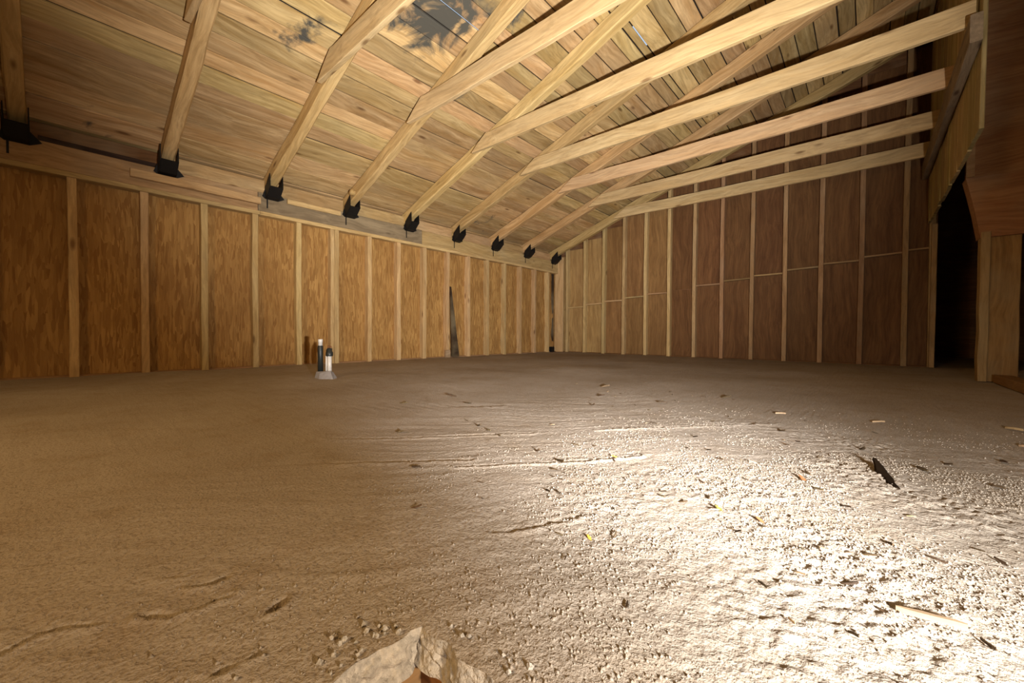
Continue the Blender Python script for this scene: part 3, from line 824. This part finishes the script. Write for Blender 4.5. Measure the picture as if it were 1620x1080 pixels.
for (x, y, L, W, mm_, rz, lab) in [
        (4.104, 1.039, 0.028, 0.012, 'leaf_yellow', 0.7, 'small yellow leaf scrap beside the long scratch in the floor'),
        (4.270, 0.609, 0.012, 0.006, 'leaf_yellow', -0.4, 'tiny orange-yellow leaf scrap on the grit between hatch and bright pool'),
        (4.409, 0.875, 0.020, 0.010, 'leaf_olive', -0.5, 'small olive leaf on the white-lit floor'),
        (4.516, 1.180, 0.030, 0.010, 'leaf_brown', -0.9, 'small curled brown leaf behind the olive leaf'),
        (4.48, 0.875, 0.016, 0.009, 'leaf_brown', -0.3, 'tiny brown leaf right of the olive leaf')]:
    o = put(leaf_mesh('leaf', L, W, M[mm_], 2), 'leaf', x, y, rz, 0.0, 1.0, 0.003)
    tag(o, lab, 'leaf')

# lumps of broken slab along the hatch rim, and grit
def lump_data(r, rg):
    base = [(1, 0, 0), (-1, 0, 0), (0, 1, 0), (0, -1, 0), (0, 0, 1), (0, 0, -1), (.6, .6, .5), (-.6, .6, .4), (.6, -.6, .4), (-.6, -.6, .5)]
    v = [tuple(r * c * rg.uniform(0.7, 1.15) for c in b) for b in base]
    f = [(0, 6, 4), (0, 4, 8), (0, 2, 6), (2, 4, 6), (2, 7, 4), (1, 7, 2), (1, 4, 7), (1, 9, 4), (3, 9, 1), (3, 4, 9), (3, 8, 4), (0, 8, 3), (0, 5, 2), (2, 5, 1), (1, 5, 3), (3, 5, 0)]
    return v, f
rl = random.Random(21)
for i in range(34):
    t = rl.random()
    if i < 26: x, y = HX - abs(rl.gauss(0.028, 0.018)) - 0.004, HY - 0.02 - 0.16 * t
    else: x, y = HX + 0.02 + 0.15 * t, HY + 0.012 + abs(rl.gauss(0.0, 0.012))
    v, f = lump_data(rl.uniform(0.002, 0.0048), rl)
    o = mesh_obj('slab_crumb', v, f, M['plaster'])
    o.location = (x, y, hfun(x, y) + 0.002); o.rotation_euler = (rl.random() * 6, rl.random() * 6, rl.random() * 6)
    tag(o, 'broken pale crumb of slab beside the hatch rim', 'crumb', 'crumbs along the hatch rim')
N = 60000
cand = np.stack([rng.uniform(3.55, 5.1, N * 3), rng.uniform(-0.1, 2.7, N * 3)], -1)
cx_, cy_ = cand[:, 0], cand[:, 1]
pd = np.clip((cx_ - 3.65) * 0.8, 0.02, 1) * np.clip((cy_ + 0.05) * 1.5, 0.05, 1) * np.clip(1.5 - np.hypot(cx_ - 4.65, cy_ - 0.65) * 0.8, 0.04, 1)
pd *= np.clip((2.7 - cy_) / 1.5, 0, 1) ** 1.5
pd *= np.clip(vnoise(cx_ * 6, cy_ * 6, 44) * 3 + 0.55, 0.05, 1)
okm = (rng.random(N * 3) < pd) & ~((cx_ > HX - 0.012) & (cx_ < HX1 + 0.01) & (cy_ < HY + 0.012))
cand = cand[okm][:N]
n = len(cand)
zz = height(cand[:, 0], cand[:, 1])
sz = 0.0010 + 0.0019 * rng.random(n) ** 2.5
oct_v = np.array([(1, 0, 0), (-1, 0, 0), (0, 1, 0), (0, -1, 0), (0, 0, 1), (0, 0, -1)], float)
oct_f = np.array([(0, 2, 4), (2, 1, 4), (1, 3, 4), (3, 0, 4), (2, 0, 5), (1, 2, 5), (3, 1, 5), (0, 3, 5)])
ang = rng.random(n) * 6.28
V = oct_v[None] * rng.uniform(0.6, 1.4, (n, 6, 1)) * sz[:, None, None]
Vx = V[..., 0] * np.cos(ang)[:, None] - V[..., 1] * np.sin(ang)[:, None]
Vy = V[..., 0] * np.sin(ang)[:, None] + V[..., 1] * np.cos(ang)[:, None]
V = np.stack([Vx + cand[:, :1], Vy + cand[:, 1:], V[..., 2] + (zz + sz * 0.1)[:, None]], -1)
F = (oct_f[None] + (np.arange(n) * 6)[:, None, None]).reshape(-1, 3)
me = bpy.data.meshes.new('floor_grit')
me.vertices.add(n * 6); me.vertices.foreach_set('co', V.reshape(-1).astype(np.float32))
me.loops.add(len(F) * 3); me.loops.foreach_set('vertex_index', F.reshape(-1).astype(np.int32))
me.polygons.add(len(F)); me.polygons.foreach_set('loop_start', np.arange(0, len(F) * 3, 3, dtype=np.int32))
me.update(calc_edges=True)
me.materials.append(M['ground'])
o = link(bpy.data.objects.new('floor_grit', me))
tag(o, 'loose sandy grit scattered over the near floor', 'grit', kind='stuff')
